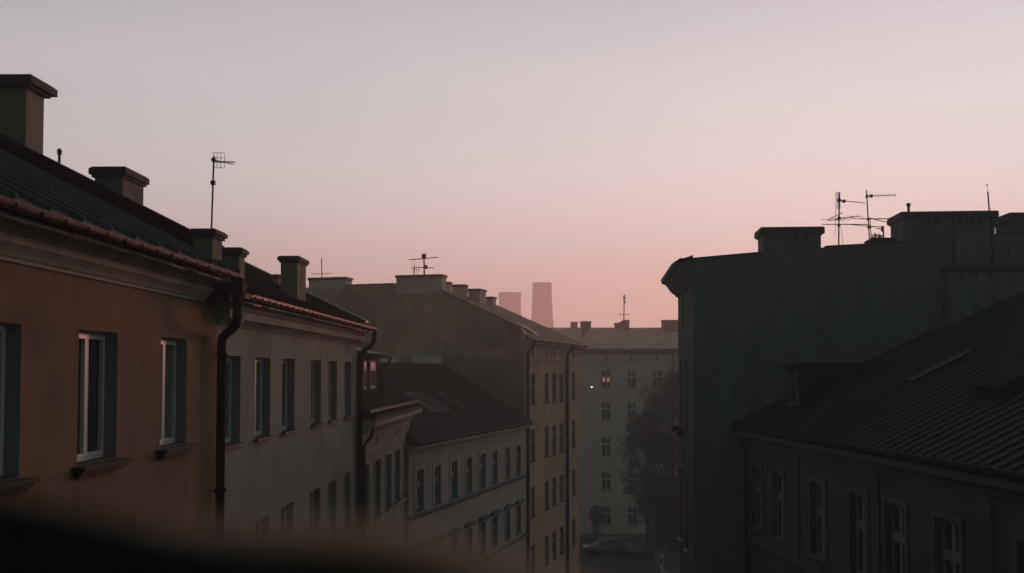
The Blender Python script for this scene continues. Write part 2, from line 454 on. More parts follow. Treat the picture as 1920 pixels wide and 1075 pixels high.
for i, (a, c, d, e) in enumerate(ops):
    wn = window(b1, a, c, d, e, 'double', sill=.0)
    # moulded stone ledge under each window
    s_ = MB(); s_.prism_x([(-.16 - .15, -.01), (-.16 - .15, -.05), (-.16 - .11, -.065), (-.16 - .10, -.11), (-.16 - .04, -.15), (-.16 - .002, -.17), (-.162, -.0), (-.002, .012), (-.002, .03), (-.16, .012)], -.13, (c - a) + .13) if False else None
    s_ = MB(); s_.box(-.14, c - a + .14, -.32, -.162, -.055, -.015); s_.box(-.10, c - a + .10, -.27, -.162, -.11, -.056); s_.box(-.07, c - a + .07, -.22, -.162, -.15, -.111)
    s_.box(.001, c - a - .001, -.161, -.002, -.013, .004)
    s_.build('sill', M['sill_dark'], wn)
sweep_profile(b1, [(0, -.0), (.035, .0), (.035, .035), (.06, .05), (.085, .09), (.15, .15), (.17, .155), (.17, .245), (.20, .25), (.24, .29), (.33, .33), (.42, .345), (.42, ze - zc - .06), (.0, ze - zc - .03)], -L1, -.70, 'trim', z=zc)
# torn drip flashing under the gutter
m = MB(); x = -L1
while x < -.1:
    dx = random.uniform(.25, .6); q = random.uniform(0, .03)
    m.add([(x, -.425, ze - .06), (x + dx, -.425, ze - .06), (x + dx, -.47 - q, ze - .13 - random.uniform(0, .03)), (x, -.47 - q, ze - .12 - random.uniform(0, .03))], [(0, 1, 2, 3)]); x += dx
m.build('drip_flashing', M['zinc'], b1.root)
gutter(b1, -L1, -.66, -.54, ze - .02, 'rusty', .058, .5)
slope_roof(b1, -L1, -.36, -.5, ze + .03, ry, rz1(ry), dep1 + .4, ze, 'roof', 'seam', seam=.72, seam_h=.06, seam_w=.035)
y0p = b1.hitx(404, 457, -.3)[0]
# fire wall between the two houses, clad in dark sheet
MB().prism_x([(y0p, rz1(y0p) - .3), (y0p, pz1(y0p)), (ry, pz1(ry)), (dep1, rz1(0) + .2), (dep1, ze - .3)], -.35, 0).build('parapet', M['pipe'], b1.root)
m = MB(); m.prism_x([(y0p - .04, pz1(y0p - .04) + .002), (y0p - .04, pz1(y0p - .04) + .035), (ry, pz1(ry) + .035), (ry, pz1(ry) + .002)], -.40, .05); m.build('parapet_cap', M['roof'], b1.root)
# chimneys along the fire wall (front face in the plane x = xc)
def gable_chimney(b, xc, pxl, pxr, pytop, depth, zbase, cap=.07, cap_h=.1, **k):
    ya, z = b.hitx(pxr, pytop, xc); yb, _ = b.hitx(pxl, pytop, xc)
    return chimney(b, xc, xc + depth, ya, yb, zbase, z - cap_h, cap=cap, cap_h=cap_h, **k)
gable_chimney(b1, -.02, -28, 50, 146, .62, rz1(3) - .2, .16, .12, label='tallest plastered chimney at the left edge')
gable_chimney(b1, -.02, 178, 231, 316, .9, rz1(2) - .2, .075, .1)
gable_chimney(b1, -.72, 364, 399, 432, .5, rz1(-.45) - .35, .07, .06)
# roof hatch near the eaves, the pink glow put into its colour
yh = .13; xa_, xb_ = b1.hx(379, yh), b1.hx(397, yh); zt_h, zb_h = b1.hit(388, 459, yh)[1], b1.hit(388, 478, yh)[1]
h_ = MB().box(xa_, xb_, yh, yh + .12, zb_h - .12, zt_h).build('roof_hatch', simple('hatch_glow', (.75, .36, .26), .45, .2), b1.root)
MB().prism_x([(yh - .06, zt_h + .002), (yh - .06, zt_h + .03), (yh + .16, zt_h + .06), (yh + .16, zt_h + .03)], xa_ - .12, xb_ + .3).build('hatch_lid', M['roof'], h_)

# small vent pipe on the ridge side
def roof_pipe(px, py0, py1, Y, label, r=.035, mat='antenna'):
    p = W(px, py0, Y); q = W(px, py1, Y); hh = p.z - q.z
    e = empty('vent_pipe', (q.x, q.y, q.z)); tag(e, label, 'vent pipe')
    MB().tube([(0, 0, -.4), (0, 0, hh - .05)], r, 10).build('pipe', M[mat], e)
    MB().lathe([(.0, hh), (r * 1.9, hh - .05), (r * 1.9, hh - .07), (r, hh - .09)], (0, 0), 12).build('cowl', M[mat], e)
    MB().lathe([(r, hh * .62), (r * 1.8, hh * .63), (r * 1.8, hh * .7), (r, hh * .72)], (0, 0), 12).build('collar', M[mat], e)
roof_pipe(111, 277, 311, 17.2, 'thin capped vent pipe rising from the dark roof between the two leftmost chimneys', .022)

# big downpipe at the joint
pz = b1.hit(405, 600)[1]
m = MB(); m.tube([(-.14, -.13, 0), (-.14, -.13, ze - 1.08), (-.16, -.15, ze - .98), (-.50, -.46, ze - .80), (-.56, -.50, ze - .70), (-.56, -.51, ze - .2)], .072, 12)
dp = m.build('downpipe', M['pipe'], b1.root, True)
n = MB()
for k in range(7): n.lathe([(.085, pz - .6 - 2.2 * k), (.10, pz - .6 - 2.2 * k), (.10, pz - .55 - 2.2 * k), (.085, pz - .55 - 2.2 * k)], (-.14, -.13), 12)
n.build('pipe_clamp', M['pipe'], dp)
m = MB(); m.box(-.70, -.44, -.62, -.44, ze - .30, ze - .06); m.prism_x([(-.61, ze - .302), (-.45, ze - .302), (-.48, ze - .42), (-.57, ze - .42)], -.66, -.48)
m.build('rain_hopper', M['pipe'], b1.root)
MB().box(-.69, -.01, -.40, -.0, zc + .02, ze - .09).build('cornice_end_shade', M['pipe'], b1.root)  # dark box for the cornice end and the shadow around it

# ================================================================== 2 grey house
b2 = Frame(405, 17.1, 1005, 'left', 'grey_house', 'grey plastered house right after the orange one, with a pink lit copper gutter')
L2 = b2.hx(668)
zt, zb = b2.hit(540, 673)[1], b2.hit(545, 807)[1]
z2t = b2.hit(507, 963.7)[1]
lefts = [421, 481, 531, 585, 617, 646]; rights = [451, 507, 552.5, 602, 632, 659]
xs = [(b2.hx(a), b2.hx(c)) for a, c in zip(lefts, rights)]
xs[0] = (xs[0][1] - 1.25, xs[0][1])
ops = []
for k in range(5):
    for a, c in xs:
        m_ = (a + c) / 2; ops.append((c - 1.12, c, zb - (zt - z2t) * k, zt - (zt - z2t) * k))
ze2 = b2.hit(576, 583.5, -.5)[1]
zc2 = b2.hit(560, 631)[1]
dep2, ry2 = 9.2, 4.7
def rz2(y): return ze2 + .03 + .46 * (y + .45)
front_wall(b2, .02, L2, ze2 - .08, dep2, ops, M['grey'], rmat=M['reveal'], profile=[(0, ze2 - .08), (0, rz2(0) - .1), (ry2, rz2(ry2) - .1), (dep2, ze2 - .08)])
for a, c, d, e in ops: window(b2, a, c, d, e, 'double', sill=.09)
h = ze2 - zc2
sweep_profile(b2, [(0, 0), (.03, 0), (.05, .03), (.16, h * .22), (.22, h * .24), (.22, h * .52), (.26, h * .56), (.34, h * .78), (.40, h * .80), (.40, h - .05), (0, h - .02)], .0, L2 + .12, 'trim', z=zc2)
m = MB(); x = 0
while x < L2:
    dx = random.uniform(.3, .7); q = random.uniform(0, .04)
    m.add([(x, -.40, ze2 - .02), (x + dx, -.40, ze2 - .02), (x + dx, -.44 - q, ze2 - .12), (x, -.44 - q, ze2 - .11 - random.uniform(0, .03))], [(0, 1, 2, 3)]); x += dx
m.build('drip_flashing', M['zinc'], b2.root)
gutter(b2, .05, L2 + .2, -.51, ze2 - .0, 'copper', .07, .45)
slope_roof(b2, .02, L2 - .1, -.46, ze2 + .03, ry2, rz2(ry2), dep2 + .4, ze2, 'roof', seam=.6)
MB().prism_x([(-.3, rz2(-.3) - .3), (-.3, rz2(-.3) + .10), (ry2, rz2(ry2) + .22), (dep2, rz2(0) + .2), (dep2, ze2 - .3)], L2 - .3, L2).build('parapet', M['roof'], b2.root)
MB().prism_x([(-.34, rz2(-.34) + .102), (-.34, rz2(-.34) + .14), (ry2, rz2(ry2) + .26), (ry2, rz2(ry2) + .222)], L2 - .34, L2 + .04).build('parapet_cap', M['zinc'], b2.root)
gable_chimney(b2, .35, 419, 449, 467, .32, rz2(-.4) - .5, .06, .06)
xc = 7.9
gable_chimney(b2, xc, 526.5, 557.5, 482, .95, rz2(.5) - .4, .07, .08)
gable_chimney(b2, 12.6, 512, 523, 516, .5, rz2(2.2) - .4, .03, .04, mat='chim_brick')
# downpipe at the far corner
pz2 = b2.hit(672, 660)[1]
b2p = MB(); b2p.tube([(L2 - .0, -.12, 0), (L2 - .0, -.12, pz2 - .15), (L2, -.16, pz2 - .02), (L2 + .12, -.42, pz2 + .2), (L2 + .14, -.50, pz2 + .34), (L2 + .14, -.51, ze2 - .07)], .07, 12)
b2p.build('downpipe', M['pipe'], b2.root, True)

# ================================================================== 3 low house with the dormer
b3 = Frame(674, 30.6, 1040, 'left', 'low_dormer_house', 'low cream house with a moulded cornice and a roof dormer, beyond the grey house')
L3 = b3.hx(768)
x3 = []
for a, c in ((683, 690), (700, 714), (722, 733.5), (740, 749.5), (756, 765)):
    cc = b3.hx(c); x3.append((cc - 1.1, cc))
x3[0] = (x3[1][0] - (x3[2][0] - x3[1][0]), x3[1][1] - (x3[2][0] - x3[1][0]))
zt, zb = b3.hit(728, 851.5)[1], b3.hit(728, 952)[1]
ops = [(a, c, zb - 3.7 * k, zt - 3.7 * k) for k in range(3) for a, c in x3 if zb - 3.7 * k > .6]
ze3 = b3.hit(722, 771, -.5)[1]; zg3 = b3.hit(735, 790, -.75)[1]
dep3, ry3 = 9.0, 4.2
def rz3(y): return ze3 + .02 + .45 * (y + .5)
front_wall(b3, 0, L3, ze3 - .1, dep3, ops, M['cream'], rmat=M['reveal'], profile=[(0, ze3 - .1), (0, rz3(0) - .1), (ry3, rz3(ry3) - .1), (dep3, ze3 - .1)])
for a, c, d, e in ops: window(b3, a, c, d, e, 'double', frame='oldframe', sill=.1, surround=(.09, .03))
zz = zt + .35
sweep_profile(b3, [(0, 0), (.05, 0), (.05, .06), (.0, .08)], .0, L3 + .02, 'trim', 'string_course', z=zz)
sweep_profile(b3, [(0, 0), (.06, 0), (.08, .08), (.0, .10)], .0, L3 + .02, 'trim', 'string_course', z=zb - .22)
cz = ze3 - .75
sweep_profile(b3, [(0, 0), (.06, .0), (.06, .06), (.10, .10), (.2, .26), (.38, .34), (.50, .36), (.50, .50), (.53, .52), (.0, .54)], .0, L3 + .06, 'trim', z=cz)
MB().prism_x([(-.54, cz + .545), (-.50, cz + .56), (.02, ze3 - .05), (.02, cz + .545)], 0, L3 + .06).build('cornice_flashing', M['roof'], b3.root)
for vx in (b3.hx(706), b3.hx(744)): MB().box(vx, vx + .14, -.012, .01, zz + .18, zz + .42).build('vent', M['pipe'], b3.root)
gutter(b3, .0, L3, -.38, ze3 + .04, 'sill', .06, .6)
slope_roof(b3, 0, L3 + .02, -.34, ze3 + .08, ry3, rz3(ry3), dep3 + .2, ze3, 'roof_rust', seam=.45, seam_h=.05, seam_w=.03)
# dormer facing the street
dy, dzb = .55, rz3(.55) - .1
dx0, dx1 = b3.hx(679, dy), b3.hx(709, dy)
dzt = b3.hit(700, 671, dy)[1]
m = MB(); m.box(dx0, dx1, dy, dy + 2.6, dzb, dzt); dm = m.build('dormer', M['pipe'], b3.root)
for wa, wc in ((677, 686.5), (694.5, 704.5)):
    a, c = b3.hx(wa, dy - .05), b3.hx(wc, dy - .05); a = max(a, dx0 + .05)
    MB().box(a, c, dy - .05, dy - .004, dzb + .25, dzt - .10).build('dormer_window', M['oldframe'], dm)
    zs_ = dzt - .12 - (dzt - dzb) * .22
    MB().box(a + .08, c - .08, dy - .058, dy - .0505, dzb + .34, zs_ - .05).build('pane', M['glass'], dm)
    MB().box(a + .08, c - .08, dy - .058, dy - .0505, zs_ + .05, dzt - .16).build('pane', simple('sky_reflection_pane', (.75, .38, .30), .35), dm)  # pink sky reflection painted on the upper pane
MB().prism_x([(dy - .38, dzt + .02), (dy - .38, dzt + .10), (dy + .9, dzt + .42), (dy + 2.8, dzt + .10), (dy + 2.8, dzt + .02)], dx0 - .25, dx1 + .3).build('dormer_roof', M['roof_rust'], dm)
m = MB(); m.tube([(dx0 - .25, dy - .42, dzt + .05), (dx1 + .32, dy - .42, dzt + .05)], .06, 8); m.tube([(dx1 + .26, dy - .42, dzt + .03), (dx1 + .24, dy - .36, dzt - .15), (dx1 + .06, dy - .1, dzt - .38), (dx1 + .06, dy - .06, dzb)], .045, 8)
m.build('dormer_gutter', M['pipe'], dm, True)
b3p = MB(); zz3 = b3.hit(690, 830)[1]
b3p.tube([(.30, -.38, ze3 - .0), (.30, -.36, zz3 + .45), (.28, -.30, zz3 + .25), (.16, -.12, zz3), (.16, -.10, 0)], .05, 8); b3p.build('downpipe', M['pipe'], b3.root, True)

# ================================================================== 4 beige house turned towards us
VP4 = 1510
b4 = Frame(767, 40.0, VP4, 'left', 'beige_house', 'long beige house with eight top windows and a dark tiled roof with skylights')
L4 = b4.hx(985)
px4 = [(781, 793.5), (814, 825.6), (845.8, 857), (874, 884), (900, 909.5), (923, 932), (947, 956), (967.5, 976)]
xc4 = [(b4.hx(a) + b4.hx(c)) / 2 for a, c in px4]
zt, zb = b4.hit(890, 855)[1], b4.hit(890, 919)[1]
zt2, zb2 = b4.hit(928, 968)[1], b4.hit(928, 1024)[1]
ops = [(x - .42, x + .42, zb, zt) for x in xc4] + [(x - .42, x + .42, zb2, zt2) for x in xc4] + [(x - .45, x + .45, .9, 2.9) for x in xc4]
ze4 = b4.hit(880, 815.5, -.4)[1]
dep4 = 9.0; ry4 = b4.hitx(832, 684, L4)[0]
def rz4(y): return ze4 + .72 * (y + .4)
zr4 = b4.hitx(832, 684, L4)[1]
sl4 = (zr4 - ze4) / (ry4 + .4)
def rz4(y): return ze4 + .05 + sl4 * (y + .4)
front_wall(b4, 0, L4, ze4 - .1, dep4, ops, M['beige'], rmat=M['reveal'], profile=[(0, ze4 - .1), (0, rz4(0) - .15), (ry4, rz4(ry4) - .15), (dep4, ze4 - .1)])
for i, (a, c, d, e) in enumerate(ops):
    if i < 8: window(b4, a, c, d, e, 'tall', frame='oldframe', sill=.06, surround=(.16, .03), reveal=.12, sill_mat='sill')
    else: window(b4, a, c, d, e, 'tall', frame='oldframe', sill=.06, surround=(.10, .04), reveal=.12, sill_mat='sill')
for x in xc4:
    z = zt2 + .16
    m = MB(); m.box(x - .66, x + .66, -.20, .01, z, z + .09); m.box(x - .58, x + .58, -.12, .01, z - .08, z - .002)
    m.prism_y([(x - .5, z + .092), (x + .5, z + .092), (x, z + .17)], -.12, .01)
    m.build('pediment', M['trim_dark'], b4.root)
sweep_profile(b4, [(0, 0), (.04, 0), (.05, .05), (.16, .16), (.30, .20), (.34, .22), (.34, .34), (.0, .36)], -.1, L4 + .05, 'trim', z=ze4 - .42)
sweep_profile(b4, [(0, 0), (.03, 0), (.05, .06), (.0, .08)], .0, L4, 'trim', 'string_course', z=zt + .42)
sweep_profile(b4, [(0, 0), (.05, 0), (.09, .08), (.12, .10), (.12, .15), (.0, .17)], .0, L4, 'trim_dark', 'string_course', z=zb - .30)
sweep_profile(b4, [(0, 0), (.05, 0), (.09, .08), (.12, .10), (.12, .15), (.0, .17)], .0, L4, 'trim_dark', 'string_course', z=zb2 - .40)
gutter(b4, -.1, L4 - .05, -.42, ze4 + .04, 'sill', .06, .8)
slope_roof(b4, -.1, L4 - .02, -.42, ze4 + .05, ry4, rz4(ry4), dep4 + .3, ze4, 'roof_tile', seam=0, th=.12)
def on_roof4(px, py):      # local (x,y) of a roof point
    lo, hi = -.4, ry4
    for _ in range(40):
        md = (lo + hi) / 2
        x, z = b4.hit(px, py, md)
        if z > rz4(md): lo = md
        else: hi = md
    return b4.hit(px, py, md)[0], md
for p0, wx in (((780, 757), 1.0), ((803, 757), 1.0), ((838, 752), .8)):
    x, y = on_roof4(*p0); n = Vector((0, -sl4, 1)).normalized(); d = Vector((0, 1, sl4)).normalized()
    a = Vector((x, y - .7, rz4(y - .7)))
    def blk(m, u0, u1, v0, v1, h0, h1):
        vs = [a + Vector((u, 0, 0)) + d * v + n * hh for hh in (h0, h1) for v in (v0, v1) for u in (u0, u1)]
        m.add(vs, [(0, 2, 3, 1), (4, 5, 7, 6), (0, 1, 5, 4), (2, 6, 7, 3), (0, 4, 6, 2), (1, 3, 7, 5)])
    m = MB(); blk(m, 0, .07, 0, 1.5, -.05, .10); blk(m, wx - .07, wx, 0, 1.5, -.05, .10); blk(m, .07, wx - .07, 0, .07, -.05, .10); blk(m, .07, wx - .07, 1.43, 1.5, -.05, .10)
    s_ = m.build('skylight', M['seam'], b4.root)
    m = MB(); blk(m, .07, wx - .07, .07, 1.43, .0, .075); m.build('pane', M['glass'], s_)
# pale low stacks along the ridge
for pl, pr_, pt, xx in ((774, 825, 667, L4 - .8), (715, 742.5, 667, L4 - .8)):
    ya, z = b4.hitx(pr_, pt, xx); yb, _ = b4.hitx(pl, pt, xx)
    chimney(b4, xx, xx + .5, ya, yb, rz4(ry4) - .9, z - .03, 'white', .02, .03, cap_mat='white', label='low pale stack on the ridge')

# ================================================================== 5 tall house with the big blank gable
b5 = Frame(985, 57.0, VP4, 'left', 'tall_gabled_house', 'tall salmon house showing a huge bare weathered gable wall and a row of chimneys')
L5 = b5.hx(1086)
px5 = [(994, 1003.5), (1021.5, 1028), (1035.7, 1042), (1049.5, 1056), (1071.6, 1078.6)]
xc5 = [(b5.hx(a) + b5.hx(c)) / 2 for a, c in px5]
rows5 = [(b5.hit(1000, a)[1], b5.hit(1000, c)[1]) for a, c in ((700, 758), (805, 864), (913, 968))]
stp = rows5[1][0] - rows5[2][0]
rows5.append((rows5[2][0] - stp, rows5[2][1] - stp))
ops = [(x - .5, x + .5, c, a) for a, c in rows5 for x in xc5]
ze5 = b5.hit(1040, 641.5, -.55)[1]
yr5, zr5 = b5.hitx(829, 546)
zc5 = b5.hit(985, 652)[1]
dep5 = yr5 + 9
def rz5(y): return ze5 + .02 + (zr5 - ze5) * (y + .5) / (yr5 + .5)
front_wall(b5, 0, L5, ze5 - .1, dep5, ops, M['salmon'], rmat=M['reveal'], z0=0)
for a, c, d, e in ops: window(b5, a, c, d, e, 'cross', frame='oldframe', sill=.1, reveal=.14)
h = ze5 - zc5
sweep_profile(b5, [(0, 0), (.06, 0), (.06, .08), (.10, .10), (.2, h * .4), (.34, h * .5), (.42, h * .52), (.42, h * .85), (.5, h * .9), (0, h - .02)], -.3, L5 + .5, 'trim', z=zc5)
gutter(b5, -.1, L5 + .55, -.56, ze5 + .02, 'copper_glow', .10, .9, bk=False)
sz = b5.hit(985, 673)[1]
sweep_profile(b5, [(0, 0), (.05, 0), (.07, .07), (.0, .09)], .0, L5 + .02, 'trim', 'string_course', z=sz - .05)
for x in xc5: MB().box(x - .16, x + .16, -.012, .01, sz + .18, sz + .62).build('vent', M['pipe'], b5.root)
for x in [b5.hx(1060), .05]:
    MB().tube([(x, -.13, 0), (x, -.13, zc5 - .25), (x + .05, -.35, zc5 - .0), (x + .05, -.54, ze5 - .04)], .10 if x > 1 else .09, 10).build('downpipe', M['pipe'], b5.root, True)
# the bare gable wall
P = [(985, 626), (980, 616), (905, 581), (829, 546), (742, 534), (648, 537), (560, 541), (470, 575)]
gp = [b5.hitx(a, c, -.02) for a, c in P]
ylast = gp[-1][0]
prof = [(0.0, 0)] + [(0.0, gp[0][1])] + gp[1:] + [(ylast, 0)]
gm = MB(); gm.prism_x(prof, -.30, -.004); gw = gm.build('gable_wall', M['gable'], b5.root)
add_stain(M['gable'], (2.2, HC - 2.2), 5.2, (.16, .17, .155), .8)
# thin coping along the gable
for ki, ((ya, za), (yb, zb_)) in enumerate(zip(gp[1:-1], gp[2:])):
    if ki in (2, 4): continue
    MB().prism_x([(ya, za + .002), (ya, za + .07), (yb, zb_ + .07), (yb, zb_ + .002)], -.34, .06).build('coping', M['roof_rust'], gw)
# hipped roof
xe = L5 + .45
xr = 8.6
zr_ = rz5(yr5)
m = MB()
V = [(-.0, -.52, ze5 + .02), (xe, -.52, ze5 + .02), (xr, yr5, zr_), (0, yr5, zr_), (xe, dep5 + .4, ze5), (0, dep5 + .4, ze5),
     (-.0, -.52, ze5 - .08), (xe, -.52, ze5 - .08), (xe, dep5 + .4, ze5 - .1), (0, dep5 + .4, ze5 - .1)]
m.add(V, [(0, 1, 2, 3), (1, 4, 2), (3, 2, 4, 5), (0, 6, 7, 1), (1, 7, 8, 4), (6, 9, 8, 7), (4, 8, 9, 5), (0, 3, 5, 9, 6)])
m.build('roof', M['roof_mid'], b5.root)
# chimneys
def c5(pxl, pxr, pyt, x, dep, zb_, **k): return gable_chimney(b5, x, pxl, pxr, pyt, dep, zb_, **k)
zt0 = zr_ - 2
c5(743, 828.5, 515, -.33, .75, b5.hitx(829, 549, -.02)[1] - .05, cap=.06, cap_h=.09, mat='chim_light', cap_mat='roof_rust', label='widest chimney block on the gable top')
c5(579, 647.5, 520, -.33, .9, b5.hitx(600, 544, -.02)[1], cap=.06, cap_h=.09, mat='chim_light', cap_mat='roof_rust')
c5(832, 842, 529, 1.8, .45, zt0, cap=.05, cap_h=.08, mat='chim_light', cap_mat='roof_rust')
c5(847, 871, 534, 3.5, .6, zt0, cap=.05, cap_h=.08, mat='chim_light', cap_mat='roof_rust')
c5(877.5, 900, 542, 4.2, 1.2, zt0 - .6, cap=.06, cap_h=.08, mat='chim_light', cap_mat='roof_rust')
c5(912, 924, 557, 7.0, .7, zt0, cap=.05, cap_h=.08, mat='chim_light', cap_mat='roof_rust')
# low roof hatches on the street slope
for (a, c, e, g_) in ((951, 603, 976, 613), (976, 605, 1001, 616)):
    p, q = b5.hit(a, c, .9), b5.hit(e, g_, .15)
    m = MB(); m.add([(p[0], 1.1, rz5(1.1) + .16), (p[0] + 1.1, 1.1, rz5(1.1) + .16), (p[0] + 1.1, .1, rz5(.1) + .13), (p[0], .1, rz5(.1) + .13),
                     (p[0], 1.1, rz5(1.1) - .1), (p[0] + 1.1, 1.1, rz5(1.1) - .1), (p[0] + 1.1, .1, rz5(.1) - .1), (p[0], .1, rz5(.1) - .1)],
                    [(0, 1, 2, 3), (7, 6, 5, 4), (0, 4, 5, 1), (1, 5, 6, 2), (2, 6, 7, 3), (3, 7, 4, 0)])
    m.build('skylight', M['zinc'], b5.root)

# ================================================================== 6 far block across the end of the street
Y6 = 104.0
b6 = Frame(1086, Y6, None, 'front', 'street_end_block', 'pale five storey block closing the end of the street, with cross framed windows')
colx = [(1127, 1145.5), (1175.5, 1193.5), (1222.5, 1241)]
rw = [(694.5, 728), (754.6, 788), (820, 855), (885.5, 920), (949.5, 985)]
k6 = Y6 / F
xL, xR = b6.hx(1040), b6.hx(1760)
cx6 = [(b6.hx((a + c) / 2)) for a, c in colx]; cx6 = [cx6[0] - 2.6 * 2] * 0 + cx6 + [cx6[2] + 2.55] + [cx6[2] + 5.1 + 2.6 * q for q in range(10)]
ops = []
for r_ in rw:
    for x in cx6: ops.append((x - .5, x + .5, b6.hit(1136, r_[1])[1], b6.hit(1136, r_[0])[1]))
ze6 = b6.hit(1136, 655)[1]
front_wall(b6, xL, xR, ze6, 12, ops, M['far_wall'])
for i, (a, c, d, e) in enumerate(ops):
    wn = window(b6, a, c, d, e, 'cross', frame='pvc', sill=.08, reveal=.1, sill_mat='sill')
    if i == 0:
        MB().box(.16, .42, .030, .043, .62, 1.02).build('lit_curtain', M['lit'], wn); MB().box(.60, .86, .030, .043, .62, 1.02).build('lit_curtain', M['lit'], wn)
        wn['label'] = 'window with a warm light behind its curtains'
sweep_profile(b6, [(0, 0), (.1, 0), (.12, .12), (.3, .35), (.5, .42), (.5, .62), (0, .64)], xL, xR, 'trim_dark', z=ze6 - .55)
sz = b6.hit(1136, 676)[1]
sweep_profile(b6, [(0, 0), (.05, 0), (.05, .08), (0, .1)], xL, xR, 'trim', 'string_course', z=sz - .05)
for x in cx6:
    z0 = b6.hit(1136, 671.5)[1]
    MB().prism_y([(x - .17, z0), (x, z0 + .17), (x + .17, z0), (x, z0 - .17)], -.02, .01).build('vent', M['pipe'], b6.root)
zr6 = b6.hit(1200, 611, 6)[1]
xh = b6.hx(1078, -.5)
m = MB(); x1h = b6.hx(1106, 6)
V = [(xh, -.55, ze6 + .08), (xR, -.55, ze6 + .08), (xR, 6, zr6), (x1h, 6, zr6 - .25), (xh, 12.5, ze6), (xR, 12.5, ze6), (xh, -.55, ze6 - .0), (xR, -.55, ze6 - .0), (xR, 12.5, ze6 - .1), (xh, 12.5, ze6 - .1)]
m.add(V, [(0, 1, 2, 3), (0, 3, 4), (3, 2, 5, 4), (0, 6, 7, 1), (6, 0, 4, 9), (1, 7, 8, 5, 2)])
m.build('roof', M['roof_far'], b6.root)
def fc(b, pxl, pxr, pyt, y, d=.7, zb_=None, **k):
    a, z = b.hit(pxl, pyt, y); c, _ = b.hit(pxr, pyt, y)
    chimney(b, a, c, y, y + d, (zb_ or z - 2.2), z - .08, 'chim_brick', .05, .08, cap_mat='chim_brick', **k)
fc(b6, 1089, 1108, 603, 6.4); fc(b6, 1153, 1163, 606, 5.6); fc(b6, 1163.5, 1168.5, 603, 6.2); fc(b6, 1169.5, 1180, 600.5, 5.2); fc(b6, 1243, 1283, 600.5, 4.6, 1.2, label='broadest brick chimney at the right end of the roof')
MB().tube([(b6.hx(1262), -.12, 0), (b6.hx(1262), -.12, ze6 - .3)], .08, 8).build('downpipe', M['pipe'], b6.root)
# portal at street level
dx = b6.hx(1168)

# house behind it
b6b = Frame(1030, 128, None, 'front', 'rear_house', 'house behind the pale block, only its brownish roof and a brick chimney showing')
z_r = b6b.hit(1060, 614.5, 6)[1]; z_e = b6b.hit(1060, 655)[1]
xl_, xr_ = b6b.hx(960), b6b.hx(1160)
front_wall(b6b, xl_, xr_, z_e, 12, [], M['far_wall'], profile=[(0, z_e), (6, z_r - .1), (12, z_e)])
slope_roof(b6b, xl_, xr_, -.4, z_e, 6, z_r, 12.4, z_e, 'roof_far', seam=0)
fc(b6b, 1070.5, 1083, 604, 5.4)

# lamp on the wall of the far block
p = W(1109.5, 724.5, Y6 - 1.6)
lm = empty('wall_lamp', (p.x, p.y, p.z)); tag(lm, 'tiny bright white lamp on a short arm on the pale block left of the windows', 'lamp')
MB().tube([(0, 1.58, .25), (0, .3, .32), (0, .0, .18)], .03, 8).build('arm', M['pipe'], lm)
MB().lathe([(0, .16), (.12, .12), (.16, .02), (.16, .0)], (0, 0), 14).build('lamp_shade', M['pipe'], lm)
MB().lathe([(0, .06), (.08, .03), (.09, -.06), (.06, -.14), (0, -.17)], (0, 0), 12).build('bulb', M['lamp'], lm, True)

# ================================================================== 7 dark house on the right with blank wall
Y7 = 36.0
b7 = Frame(1298, Y7, 1124, 'right', 'dark_blank_walled_house', 'tall dark house on the right whose blank wall fills the view, with vented chimney blocks')
xf = b7.hx(1272)                      # far end (negative x)
G = [(1281, 488.5), (1425, 477), (1545, 466), (1640, 461), (1693, 457), (1866, 441.5), (1925, 439)]
gp = [b7.hitx(a, c) for a, c in G]
gp = [(-.0, gp[0][1] - .25)] + [(max(.02, y), z) for y, z in gp] + [(17.0, gp[-1][1] + .4)]
def z7(y):
    for (a, c), (d, e) in zip(gp, gp[1:]):
        if a <= y <= d: return c + (e - c) * (y - a) / (d - a + 1e-9)
    return gp[-1][1]
ztop7 = gp[0][1]
def o7(pxn, pyt, pyb, wdt):
    x, z1 = b7.hit(pxn, pyt); _, z0 = b7.hit(pxn, pyb)
    return (x - wdt / 2, x + wdt / 2, z0, z1)
ops = [o7(1281, 552, 609, .55), o7(1276.8, 673, 795, .6), o7(1286.3, 671, 802, .6), o7(1277, 900, 1010, .7), o7(1287, 905, 1030, .7), o7(1281.5, 834, 872, .5)]
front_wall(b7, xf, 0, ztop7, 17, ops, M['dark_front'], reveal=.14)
for q in ops: window(b7, *q, 'cross', frame='pipe', sill=.12, reveal=.14)
gm = MB(); prof = [(-.0, 0)] + gp + [(17.0, 0)]
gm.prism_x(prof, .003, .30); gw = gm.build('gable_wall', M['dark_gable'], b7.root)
for ki, ((ya, za), (yb, zb_)) in enumerate(zip(gp[1:-1], gp[2:])):
    if ki not in (1, 4): MB().prism_x([(ya, za + .002), (ya, za + .055), (yb, zb_ + .055), (yb, zb_ + .002)], -.05, .35).build('coping', M['roof_rust'], gw)
m = MB(); pr = [(y, z - .06) for y, z in gp[1:]] + [(17.0, gp[-1][1] - .3), (.02, gp[1][1] - .3)]
m.prism_x(pr, xf - .1, -.002); m.build('roof', M['roof'], b7.root)
